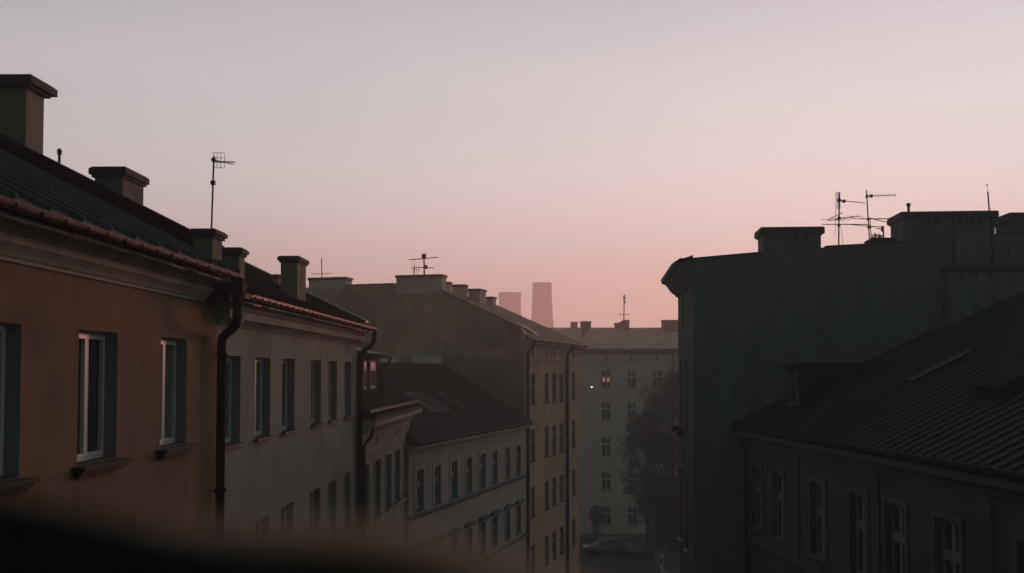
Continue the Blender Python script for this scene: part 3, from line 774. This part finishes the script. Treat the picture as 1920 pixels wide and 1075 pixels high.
# deep coved cornice with the gutter tip
hz0 = b7.hit(1298, 527)[1]
tip = ztop7
gx = .62
zt_ = b7.hitx(1262, 490, .0)[1]; ztip = b7.hit(1242, 519.5, -.66)[1]
prof7 = [(0, -.05), (.10, -.02), (.12, .05), (.22, .10), (.34, .24), (.46, .42), (.50, .46), (.66, .52), (.66, .62), (.40, .80), (.0, .93)]
zz0 = b7.hit(1298, 527)[1] - .05
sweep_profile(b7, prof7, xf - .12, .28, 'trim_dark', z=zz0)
MB().prism_x([(-.68, zz0 + .625), (-.70, zz0 + .645), (-.41, zz0 + .84), (.02, gp[1][1] - .0), (.02, zz0 + .94)], xf - .14, .31).build('eaves_sheet', M['roof'], b7.root)
# chimney blocks rising flush from the wall
def c7(pxl, pxr, pyt, x, dep, zb_, vents=None, **k):
    ya, z = b7.hitx(pxl, pyt, x + dep); yb, _ = b7.hitx(pxr, pyt, x + dep)
    vv = []
    for vpx, vpy0, vpy1 in (vents or []):
        a, zz1 = b7.hitx(vpx - 2.2, vpy0, x + dep); c, zz2 = b7.hitx(vpx + 2.8, vpy1, x + dep)
        vv.append((x + dep - .05, x + dep + .006, min(a, c), max(a, c), min(zz1, zz2), max(zz1, zz2)))
    return chimney(b7, x, x + dep, ya, yb, zb_, z - k.get('cap_h', .1), vents=vv, **k)
c7(1431, 1539, 428, -.9, 1.215, ztop7 - .5, [(v, 439, 448) for v in (1449.5, 1464.5, 1480, 1493.5, 1511)], mat='dark_gable', cap=.11, cap_h=.2, label='left vented chimney block above the blank wall')
c7(1693, 1865, 399, -1.2, 1.52, ztop7 - .5, [(v, 409, 420) for v in (1728, 1741, 1755.5, 1787, 1799, 1811.5, 1824, 1836.5)], mat='dark_gable', cap=.10, cap_h=.2, label='widest vented chimney block above the blank wall')
c7(1898, 1990, 401, -1.2, 1.51, ztop7 - .5, [], mat='dark_gable', cap=.16, cap_h=.2, label='chimney block cut by the right edge')
c7(1638, 1676, 447.5, -1.4, .9, ztop7 - .5, [], mat='dark_gable', cap=.08, cap_h=.09)
# lower stack in front of the wall
c7(1778, 2000, 501, .306, .45, 8, [(v, 513, 519) for v in (1801, 1818, 1832, 1854)], mat='dark_gable', cap=.08, cap_h=.12, label='lower broad stack leaning on the blank wall')
def pipe7(px0, py0, px1, py1, r, nm='conduit'):
    a = b7.hitx(px0, py0, .42); c = b7.hitx(px1, py1, .36)
    MB().tube([(.42, a[0], a[1]), (.36, c[0], c[1])], r, 8).build(nm, M['pipe'], b7.root)
pipe7(1787, 397, 1789.5, 503, .03); pipe7(1858, 404, 1861.5, 503, .035); pipe7(1892, 455, 1893, 500, .02)
ya, z1 = b7.hitx(1863, 458, .30); yb, z0 = b7.hitx(1890, 492, .30)
MB().box(.298, .312, ya, yb, z0, z1).build('recess_shade_panel', M['trim_dark'], b7.root)  # window recess drawn flat, its shade put into a darker panel
# flower boxes below two street windows
for q in ops[1:3]:
    MB().box(q[0] - .05, q[1] + .05, -.36, -.13, q[2] - .28, q[2] - .08).build('flower_box', M['pipe'], b7.root)
# bush growing out of the small stack
def leaves(m, c, rad, n, size, sq=1.0, rng=random):
    for _ in range(n):
        while True:
            v = Vector((rng.uniform(-1, 1), rng.uniform(-1, 1), rng.uniform(-1, 1)))
            if .15 < v.length < 1: break
        p = Vector(c) + Vector((v.x * rad[0], v.y * rad[1], v.z * rad[2]))
        a = Vector((rng.gauss(0, 1), rng.gauss(0, 1), rng.gauss(0, .6))).normalized(); b_ = a.orthogonal().normalized(); s_ = size * rng.uniform(.5, 1.3)
        q = a.cross(b_)
        m.add([p - a * s_, p + b_ * s_ * .5, p + a * s_, p - b_ * s_ * .5], [(0, 1, 2, 3)])
def leaf_mat(name, c):
    m, t, b = material(name)
    t.links.new(ramp(t, noise(t, 3, 4, .6, obj_co(t)), [(.3, mul(c, .6)), (.7, mul(c, 1.4))]), b.inputs['Base Color'])
    b.inputs['Roughness'].default_value = .7; b.inputs['Specular IOR Level'].default_value = .2
    return m
M['leaf'] = leaf_mat('leaves', (.014, .026, .016)); M['leaf2'] = leaf_mat('pale_leaves', (.02, .034, .022))
p = W(1645, 445, Y7 + .6)
e = empty('wild_bush', (p.x, p.y, p.z)); tag(e, 'small wild bush sprouting on the roof beside the little chimney between antennas', 'bush')
m = MB()
for _ in range(9):
    a = random.uniform(-1, 1); m.tube([(0, 0, -.25), (a * .12, random.uniform(-.05, .05), -.05), (a * .24, random.uniform(-.1, .1), random.uniform(.05, .2))], .008, 4)
m.build('stems', M['bark'], e)
m = MB(); leaves(m, (0, 0, -.02), (.24, .15, .16), 260, .04); m.build('foliage', M['leaf'], e, fix=False)

# ================================================================== 8 low house with the metal roof, near right
b8 = Frame(1400, Y7 - .6, 790, 'right', 'low_metal_roofed_house', 'low dark house at right in front, with long ribbed metal roof and tall pale windows')
px8 = [(1408, 1428), (1447, 1470), (1519, 1546), (1592, 1613), (1658, 1697), (1751, 1810), (1905, 1985)]
zt, zb = b8.hit(1600, 924)[1], b8.hit(1460, 1012)[1]
L8 = 24
op8 = []
for a, c in px8:
    xa = b8.hx(a); op8.append((xa, xa + 1.02, zb, zt))
op8 += [(op8[-1][0] + 2.3 * k, op8[-1][1] + 2.3 * k, zb, zt) for k in (1, 2)]
op8 += [(a, c, zb - 4, zt - 4) for a, c, _, _ in op8]
ze8 = b8.hit(1650, 846, -.55)[1]
yr8, zr8 = b8.hitx(1862, 557, -.0)
def rz8(y): return ze8 + .05 + (zr8 - ze8) * (y + .55) / (yr8 + .55)
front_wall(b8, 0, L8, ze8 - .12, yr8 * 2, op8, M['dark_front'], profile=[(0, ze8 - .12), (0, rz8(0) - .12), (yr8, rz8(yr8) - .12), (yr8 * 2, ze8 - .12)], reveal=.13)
for q in op8: window(b8, *q, 'tall', frame='oldframe', sill=.14, reveal=.13, surround=(.13, .05), sill_mat='trim_dark')
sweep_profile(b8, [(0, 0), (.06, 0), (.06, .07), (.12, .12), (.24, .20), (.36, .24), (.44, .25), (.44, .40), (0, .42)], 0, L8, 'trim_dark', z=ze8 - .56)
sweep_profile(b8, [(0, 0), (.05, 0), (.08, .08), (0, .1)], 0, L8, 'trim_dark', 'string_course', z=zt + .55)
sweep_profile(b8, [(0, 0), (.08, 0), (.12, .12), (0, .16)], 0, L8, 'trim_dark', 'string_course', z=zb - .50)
gutter(b8, 0, L8, -.58, ze8 - .0, 'pipe', .085, .7)
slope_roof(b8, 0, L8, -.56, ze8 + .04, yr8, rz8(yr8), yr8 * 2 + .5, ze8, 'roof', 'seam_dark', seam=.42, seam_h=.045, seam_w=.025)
for x in [.5 * (op8[i][1] + op8[i + 1][0]) - .22 for i in (1, 3, 5, 6)]:   # pilaster strips
    MB().box(x, x + .45, -.07, .01, 0, ze8 - .562).build('pilaster', M['dark_front'], b8.root)
MB().tube([(.25, -.14, 0), (.25, -.14, ze8 - .7), (.25, -.56, ze8 - .1)], .06, 8).build('downpipe', M['pipe'], b8.root, True)
# dormer
def roof8(px, py):
    lo, hi = -.5, yr8
    for _ in range(40):
        md = (lo + hi) / 2; x, z = b8.hit(px, py, md)
        if z > rz8(md): lo = md
        else: hi = md
    return b8.hit(px, py, md)[0], md
x, y = roof8(1500, 766)
dz0 = rz8(y); dzt = b8.hit(1500, 690, y)[1]
dm = MB().box(x - 1.2, x + .0, y, y + 3.2, dz0 - .4, dzt).build('dormer', M['roof'], b8.root)
MB().prism_x([(y - .3, dzt + .002), (y - .3, dzt + .09), (y + .3, dzt + .18), (y + 3.4, dzt + .18), (y + 3.4, dzt + .002)], x - 1.45, x + .25).build('dormer_roof', M['roof'], dm)
MB().box(x - 1.05, x - .12, y - .03, y - .002, dz0 + .08, dzt - .12).build('dormer_window', M['trim_dark'], dm)
MB().box(x - .98, x - .19, y - .04, y - .031, dz0 + .15, dzt - .19).build('pane', M['glass'], dm)
# raised hatch with its lit edge painted pale and a second box at the right
for (px, py, wx, ln, hh, cp_) in ((1713, 722, .55, 1.9, .14, True), (1885, 748, 1.5, 1.6, .30, False)):
    x, y = roof8(px, py); sl8 = (zr8 - ze8) / (yr8 + .55); d = Vector((0, 1, sl8)).normalized(); n = Vector((0, -sl8, 1)).normalized(); a = Vector((x - wx, y, rz8(y)))
    def blk(m, u0, u1, v0, v1, h0, h1):
        vs = [a + Vector((u, 0, 0)) + d * v + n * q_ for q_ in (h0, h1) for v in (v0, v1) for u in (u0, u1)]
        m.add(vs, [(0, 2, 3, 1), (4, 5, 7, 6), (0, 1, 5, 4), (2, 6, 7, 3), (0, 4, 6, 2), (1, 3, 7, 5)])
    m = MB(); blk(m, 0, wx, 0, ln, -.1, hh); s_ = m.build('roof_hatch', M['roof' if cp_ else 'pipe'], b8.root)
    if cp_:
        m = MB(); blk(m, wx - .06, wx + .02, 0, ln, hh + .002, hh + .03); m.build('hatch_lit_edge', M['zinc'], s_)

# ================================================================== cooling towers far off
def tower(px0, px1, pyt, Y, pxb0, pxb1, label, wob):
    a, c = W(px0, pyt, Y), W(px1, pyt, Y); r = (c.x - a.x) / 2; cx = (a.x + c.x) / 2; zt_ = a.z
    rb = (W(pxb1, 612, Y).x - W(pxb0, 612, Y).x) / 2; zb_ = W(1000, 612, Y).z
    e = empty('cooling_tower', (cx, Y, 0)); tag(e, label, 'cooling tower', 'cooling towers in the haze')
    prof = []
    k = (rb / r - 1) / (zt_ - zb_) ** 2
    z = zt_
    for i in range(26):
        zz = zt_ * (1 - i / 25); rr = r * (1 + k * (max(0, zt_ - zz)) ** 2)
        prof.append((min(rr, r * 1.9), zz))
    MB().lathe(prof, (0, 0), 48).build('shell', M['tower'], e, True)
    MB().lathe([(r * .93, zt_ + .02), (r * 1.02, zt_ + .02), (r * 1.02, zt_ - 1.2), (r * .995, zt_ - 1.3)], (0, 0), 48).build('rim', M['tower'], e)
    for i, zz in enumerate(wob):
        m = MB(); m.lathe([(r * .99, zt_ - zz), (r * 1.10, zt_ - zz), (r * 1.10, zt_ - zz - .45), (r * .99, zt_ - zz - .45)], (0, 0), 48); m.build('gallery', M['tower'], e)
tower(935.5, 976.5, 549.5, 575, 934.5, 979, 'shorter and wider cooling tower fading in pink haze, left of its twin', [2.0])
tower(998.5, 1034.5, 531, 545, 996, 1039.5, 'taller slimmer cooling tower fading in pink haze, right of its twin', [4.5, 11])

# ================================================================== antennas
def ant(name_label, Y, mast, r=.022, booms=(), cat='antenna', extra=()):
    """mast = (px_top,py_top,px_bot,py_bot); booms = list of (x0,y0,x1,y1,elements,(half length m),mode)"""
    r *= .78; q = W(mast[2], mast[3], Y); e = empty('antenna', q); tag(e, name_label, cat)
    def L(px, py, yy=Y): return W(px, py, yy) - q
    MB().tube([L(mast[2], mast[3] + 6), L(mast[0], mast[1])], r, 8).build('mast', M['antenna'], e)
    for bm_ in booms:
        x0, y0, x1, y1, n, hl, mode = bm_
        a, c = L(x0, y0), L(x1, y1); m = MB(); m.tube([a, c], r * .55, 6)
        dirn = (c - a).normalized()
        for i in range(n):
            f = (i + .5) / n; p = a.lerp(c, f); ll = hl * (1 - .35 * f)
            ax = {'v': Vector((.05, 0, 1)), 'd': Vector((.45, 1, .05)), 'h': Vector((1, .35, .0)), 't': Vector((.5, .4, .5))}[mode].normalized()
            m.tube([p - ax * ll, p + ax * ll], r * .3, 5)
        m.build('yagi', M['antenna'], e)
    for ex in extra:
        kind = ex[0]
        if kind == 'box':
            p = L(ex[1], ex[2]); s_ = ex[3]; MB().box(p.x - s_, p.x + s_, p.y - s_, p.y + s_, p.z - s_, p.z + s_).build('junction_box', M['antenna'], e)
        if kind == 'grid':
            x0, y0, x1, y1 = ex[1:5]; m = MB(); a = L(x0, y0); c = L(x1, y1); rr = r * .3
            for i in range(4):
                x = a.x + (c.x - a.x) * i / 3; m.tube([(x, a.y + .02 * i, a.z), (x, a.y + .02 * i, c.z)], rr, 5)
            for i in range(ex[5]):
                z = a.z + (c.z - a.z) * i / (ex[5] - 1); m.tube([(a.x, a.y - .01, z), (c.x, a.y - .01, z)], rr, 5)
            m.build('reflector', M['antenna'], e)
        if kind == 'wire':
            m = MB(); m.tube([L(*p) for p in ex[1:]], r * .28, 5); m.build('cable', M['antenna'], e)
    return e
ant('lone aerial mast on the chimney of the orange house, yagi pointing right', 17.5, (401, 293, 396.5, 424), .020,
    [(399, 300, 437, 308, 5, .12, 'd'), (400, 303, 441, 304, 4, .10, 'd')], extra=[('grid', 400, 287, 419, 315, 4), ('box', 400.5, 300, .03), ('box', 399.5, 343, .035)])
ant('tall aerial with two yagis on the far gabled house, over its widest chimney', 58, (795, 479, 795.5, 513), .055,
    [(767, 487.5, 822, 482.5, 5, .35, 'd'), (783, 502, 812, 502.5, 4, .5, 'd')], extra=[('box', 795, 480.5, .12), ('box', 798, 501, .1)])
ant('low short aerial with upright rods beside the tall one on the gabled house', 58.2, (776.5, 500, 777, 513), .035,
    [(772, 502, 787, 508, 4, .35, 'v')])
ant('thin pale mast on the leftmost chimney of the gabled house', 60, (603, 484, 603.5, 518), .035,
    [(585, 514, 622, 513, 4, .3, 'd')])
ant('mast with small cross bars on the far block between brick chimneys', Y6 + 5, (1170.5, 553, 1169.5, 602), .07,
    [(1160, 590, 1180.5, 590, 3, .2, 'v'), (1167, 560, 1174, 560, 2, .3, 'v')], extra=[('box', 1170.5, 556, .10), ('box', 1171, 567, .10)])
Ya = Y7 + .9
ant('left tall aerial on the dark house with the rising thick boom', Ya, (1573.5, 361, 1572.5, 464), .034,
    [(1554, 414, 1611, 405, 4, .5, 'h'), (1573, 376, 1622, 381, 6, .16, 'd'), (1541, 421, 1632, 421, 5, .3, 'd'), (1550, 413, 1580, 399, 2, .1, 'd')],
    extra=[('grid', 1567, 361, 1576, 391, 9), ('box', 1573.5, 376, .05), ('box', 1582, 377.5, .05), ('box', 1573, 409.5, .05), ('box', 1573, 423, .04), ('wire', (1567, 390), (1566, 440)), ('wire', (1577, 424), (1581, 464))])
ant('right tall aerial on the dark house, long yagi pointing right and leaning mast', Ya + .2, (1624.5, 357, 1631.5, 462), .030,
    [(1625, 368, 1681, 366, 9, .10, 'v'), (1607, 411, 1668, 410, 4, .45, 'h'), (1630, 409, 1672, 419.5, 5, .4, 'd'), (1582, 420.5, 1652, 426, 4, .35, 'h')],
    extra=[('box', 1625.3, 368.5, .04), ('box', 1633.5, 367.8, .05), ('box', 1628, 411, .04), ('box', 1630, 426, .05)])
ant('short second pole just right of the leaning aerial mast', Ya + .4, (1631.5, 412, 1634.5, 460), .018, [(1622, 426, 1652, 425.5, 3, .2, 'd')])
ant('stubby aerial with a small framed panel behind the wild bush', Ya + .3, (1656, 424, 1657, 446), .035, [(1643, 428, 1656, 431, 2, .1, 'h')], extra=[('grid', 1652, 424.5, 1656, 434.5, 3)])
ant('slanted lightning rod on the widest chimney of the dark house', Y7 - .1, (1852, 360, 1855.5, 396), .035, [], cat='lightning rod', extra=[('wire', (1852, 362), (1850.7, 346)), ('box', 1850.7, 346.5, .022)])
roof_pipe(1703.5, 380, 398, Y7 + .2, 'short capped vent pipe on the left end of the widest vented chimney', .045)

# ================================================================== trees by the far block
def tree(px, py_top, Y, rad, hcrown, label, n, size, mat, seed, lean=0, clumps=26):
    rng = random.Random(seed)
    p = W(px, HOR, Y); top = W(px, py_top, Y).z
    e = empty('leafy_tree', (p.x, p.y, 0)); tag(e, label, 'tree', 'trees at the end of the street')
    m = MB(); zc_ = top - hcrown
    m.tube([(0, 0, 0), (.1, 0, zc_ * .6), (.0 + lean * .3, .1, zc_), (lean, 0, top - hcrown * .25)], [.32, .25, .2, .06], 10)
    cl = []
    for i in range(clumps):
        a = rng.uniform(0, 6.28); f = rng.uniform(0, 1); z = zc_ + hcrown * f
        w_ = rad * math.sin(math.pi * min(1, max(.12, f * .86 + .1))) ** .6
        rr = w_ * rng.uniform(.35, 1.0)
        c = (rr * math.cos(a) + lean * f, rr * math.sin(a), z); cl.append(c)
        m.tube([(lean * f * .5, 0, max(zc_ * .8, z - hcrown * .3)), (c[0] * .55, c[1] * .55, z - .5), c], [.09, .05, .015], 5)
    m.build('trunk', M['bark'], e)
    l = MB()
    for c in cl:
        s_ = rng.uniform(.6, 1.25) * rad * .34
        leaves(l, c, (s_, s_, s_ * .75), n // clumps, size, rng=rng)
    l.build('crown', M[mat], e, fix=False)
tree(1262, 712, 84, 3.8, 13.6, 'big dark leafy tree half hidden behind the tall dark house', 42000, .095, 'leaf', 3, clumps=60)
tree(1212, 770, 93, 2.4, 9.4, 'smaller looser tree left of the big one, before the pale block', 7000, .11, 'leaf', 5, clumps=30)
# low shrub by the wall
p = W(1118, 965, 101)
e = empty('round_shrub', (p.x, p.y, 0)); tag(e, 'round dark shrub at the foot of the pale block left of a ground floor window', 'shrub')
m = MB(); m.tube([(0, 0, 0), (0, 0, p.z)], .06, 6); m.build('stem', M['bark'], e)
m = MB(); leaves(m, (0, 0, p.z), (.75, .75, .9), 1500, .09); leaves(m, (0, 0, p.z * .5), (.5, .5, p.z * .5), 500, .09); m.build('foliage', M['leaf'], e, fix=False)

# ================================================================== pavement and cars
def car(px, Y, rz, label, c, van=False):
    p = W(px, HOR, Y); e = empty('parked_car', (p.x, Y, 0), rz); tag(e, label, 'car', 'cars parked at the end of the street')
    hw = .88; paint = simple('car_paint', c, .25, .3, .6, .03)
    if van: side = [(-2.4, .35), (-2.4, 1.0), (-2.1, 1.15), (-1.75, 1.25), (-1.2, 2.0), (2.3, 2.02), (2.42, 1.0), (2.42, .35)]; roof_i = (3, 4, 5, 6)
    else: side = [(-2.1, .35), (-2.13, .62), (-2.0, .82), (-1.15, .93), (-.45, 1.38), (.1, 1.46), (.9, 1.44), (1.75, 1.05), (2.1, .98), (2.13, .6), (2.08, .35)]
    n = len(side); m = MB()
    # loft across the width with tumblehome
    secs = []
    for k in range(7):
        f = -1 + 2 * k / 6
        vs = []
        for x, z in side:
            zz = z - (.05 * f * f if z > 1.2 else .015 * f * f); inset = 1 - (max(0, z - .9) * .28)
            xx = x * (1 - .05 * f * f * (1 if abs(x) > 1.8 else 0)); vs.append((xx, f * hw * inset, zz))
        secs.append(vs)
    V = [v for s_ in secs for v in s_]; Fs = []
    for k in range(6):
        for i in range(n): Fs.append((k * n + i, k * n + (i + 1) % n, (k + 1) * n + (i + 1) % n, (k + 1) * n + i))
    Fs += [tuple(range(n)), tuple(range(6 * n, 7 * n))[::-1]]
    m.add(V, Fs); m.build('body', paint, e, True)
    if van: gl = [(-1.62, 1.32), (-1.22, 1.85), (-.2, 1.85), (-.2, 1.32)]
    else: gl = [(-1.0, .98), (-.42, 1.33), (.1, 1.40), (.85, 1.37), (1.45, 1.02)]
    for s_ in (-1, 1):
        k = len(gl); V = [(x, s_ * (hw * (1 - max(0, z - .9) * .28) + .012), z) for x, z in gl]
        MB().add(V + [(x, y - s_ * .05, z) for x, y, z in V], [tuple(range(k)), tuple(range(k, 2 * k))[::-1]] + [(i, (i + 1) % k, k + (i + 1) % k, k + i) for i in range(k)]).build('side_window', M['glass'], e)
        for x in (-1.35, 1.3):
            w_ = MB(); pr = [(0, 0), (.30, 0), (.32, .05), (.32, .17), (.30, .20), (0, .20)]
            vs = [(x + r_ * math.cos(2 * math.pi * j / 20), s_ * (hw - .17 + y_), .32 + r_ * math.sin(2 * math.pi * j / 20)) for r_, y_ in pr for j in range(20)]
            w_.add(vs, [(i * 20 + j, i * 20 + (j + 1) % 20, (i + 1) * 20 + (j + 1) % 20, (i + 1) * 20 + j) for i in range(5) for j in range(20)]); wh = w_.build('wheel', M['tyre'], e)
    zc_ = 1.0 if van else .80
    for y in (-.62, .62):
        MB().box(-2.2 if not van else -2.44, -2.02 if not van else -2.38, y - .16, y + .16, zc_ - .16, zc_ - .02).build('headlight', M['pvc'], e)
        MB().box(2.06 if not van else 2.38, 2.16 if not van else 2.45, y - .14, y + .14, zc_, zc_ + .15).build('tail_light', M['copper'], e)
car(1138, 93, 0, 'grey car parked side-on before the far block, left of the other cars', (.14, .16, .16))
car(1222, 92, 0, 'dark car parked side-on under the trees, right of the grey car', (.05, .06, .06))
car(1252, 82, R(90), 'boxy van seen end-on beside the dark house corner, nearest of the parked cars', (.09, .12, .12), True)
# pavements
m = MB()
def strip(b, x0, x1, y0, y1):
    P_ = [b.world(x0, y0, 0), b.world(x1, y0, 0), b.world(x1, y1, 0), b.world(x0, y1, 0)]
    m.add([(q.x, q.y, -.02) for q in P_] + [(q.x, q.y, .12) for q in P_], [(4, 5, 6, 7), (0, 1, 5, 4), (1, 2, 6, 5), (2, 3, 7, 6), (3, 0, 4, 7)])
strip(b4, 0, L4 - .01, -2.2, -.02); strip(b5, .0, L5, -2.2, -.02); strip(b6, xL + 3, xR, -2.4, -.02); strip(b7, xf, 0, -2.0, -.02)
tag(m.build('pavement', M['paving']), kind='structure')

# ================================================================== out-of-focus ledge right before the lens
e = empty('window_ledge', W(200, 1050, .30)); tag(e, 'blurred dark curved ledge close to the viewer across the bottom left corner', 'ledge')
o = Vector(e.location)
def path(pts, Y): return [W(a, c, Y) - o for a, c in pts]
up = path([(-260, 865), (-60, 915), (120, 955), (300, 1000), (480, 1036), (640, 1060), (820, 1090)], .27)
lo_ = [p + Vector((0, -.03, -.10)) for p in up]; bk = [p + Vector((0, .06, -.10)) for p in up]; tp = [p + Vector((0, .02, -.004)) for p in up]
m = MB(); n = len(up); V = up + tp + bk + lo_
m.add(V, [(r_ * n + i, ((r_ + 1) % 4) * n + i, ((r_ + 1) % 4) * n + i + 1, r_ * n + i + 1) for r_ in range(4) for i in range(n - 1)] + [(0, n, 2 * n, 3 * n)[::-1], (n - 1, 2 * n - 1, 3 * n - 1, 4 * n - 1)])
m.build('board', simple('dark_board', (.012, .014, .012), .8), e)
m = MB(); pts = path([(150, 1010), (380, 1012), (560, 1016), (700, 1022), (850, 1052), (1000, 1095), (1150, 1150)], .31)
m.tube(pts, [.003, .005, .006, .0065, .006, .005, .005], 14); m.build('rolled_edge', simple('rust_glow_edge', (.80, .36, .31), .95, 0, .05), e, True)  # pink light caught by the edge put into its rust colour

# ================================================================== haze
hz = MB(); hz.box(-450, 450, -130, 610, -1, 75); ho = hz.build('haze', bpy.data.materials.new('haze_air'))
hm = ho.data.materials[0]; hm.use_nodes = True; t = hm.node_tree; t.nodes.clear()
pv = t.nodes.new('ShaderNodeVolumePrincipled'); pv.inputs['Color'].default_value = (1.0, .92, .90, 1); pv.inputs['Density'].default_value = .0021; pv.inputs['Anisotropy'].default_value = .48
oo = t.nodes.new('ShaderNodeOutputMaterial'); t.links.new(pv.outputs[0], oo.inputs['Volume'])
tag(ho, kind='stuff', label='thin pink evening haze over the whole street', cat='haze')
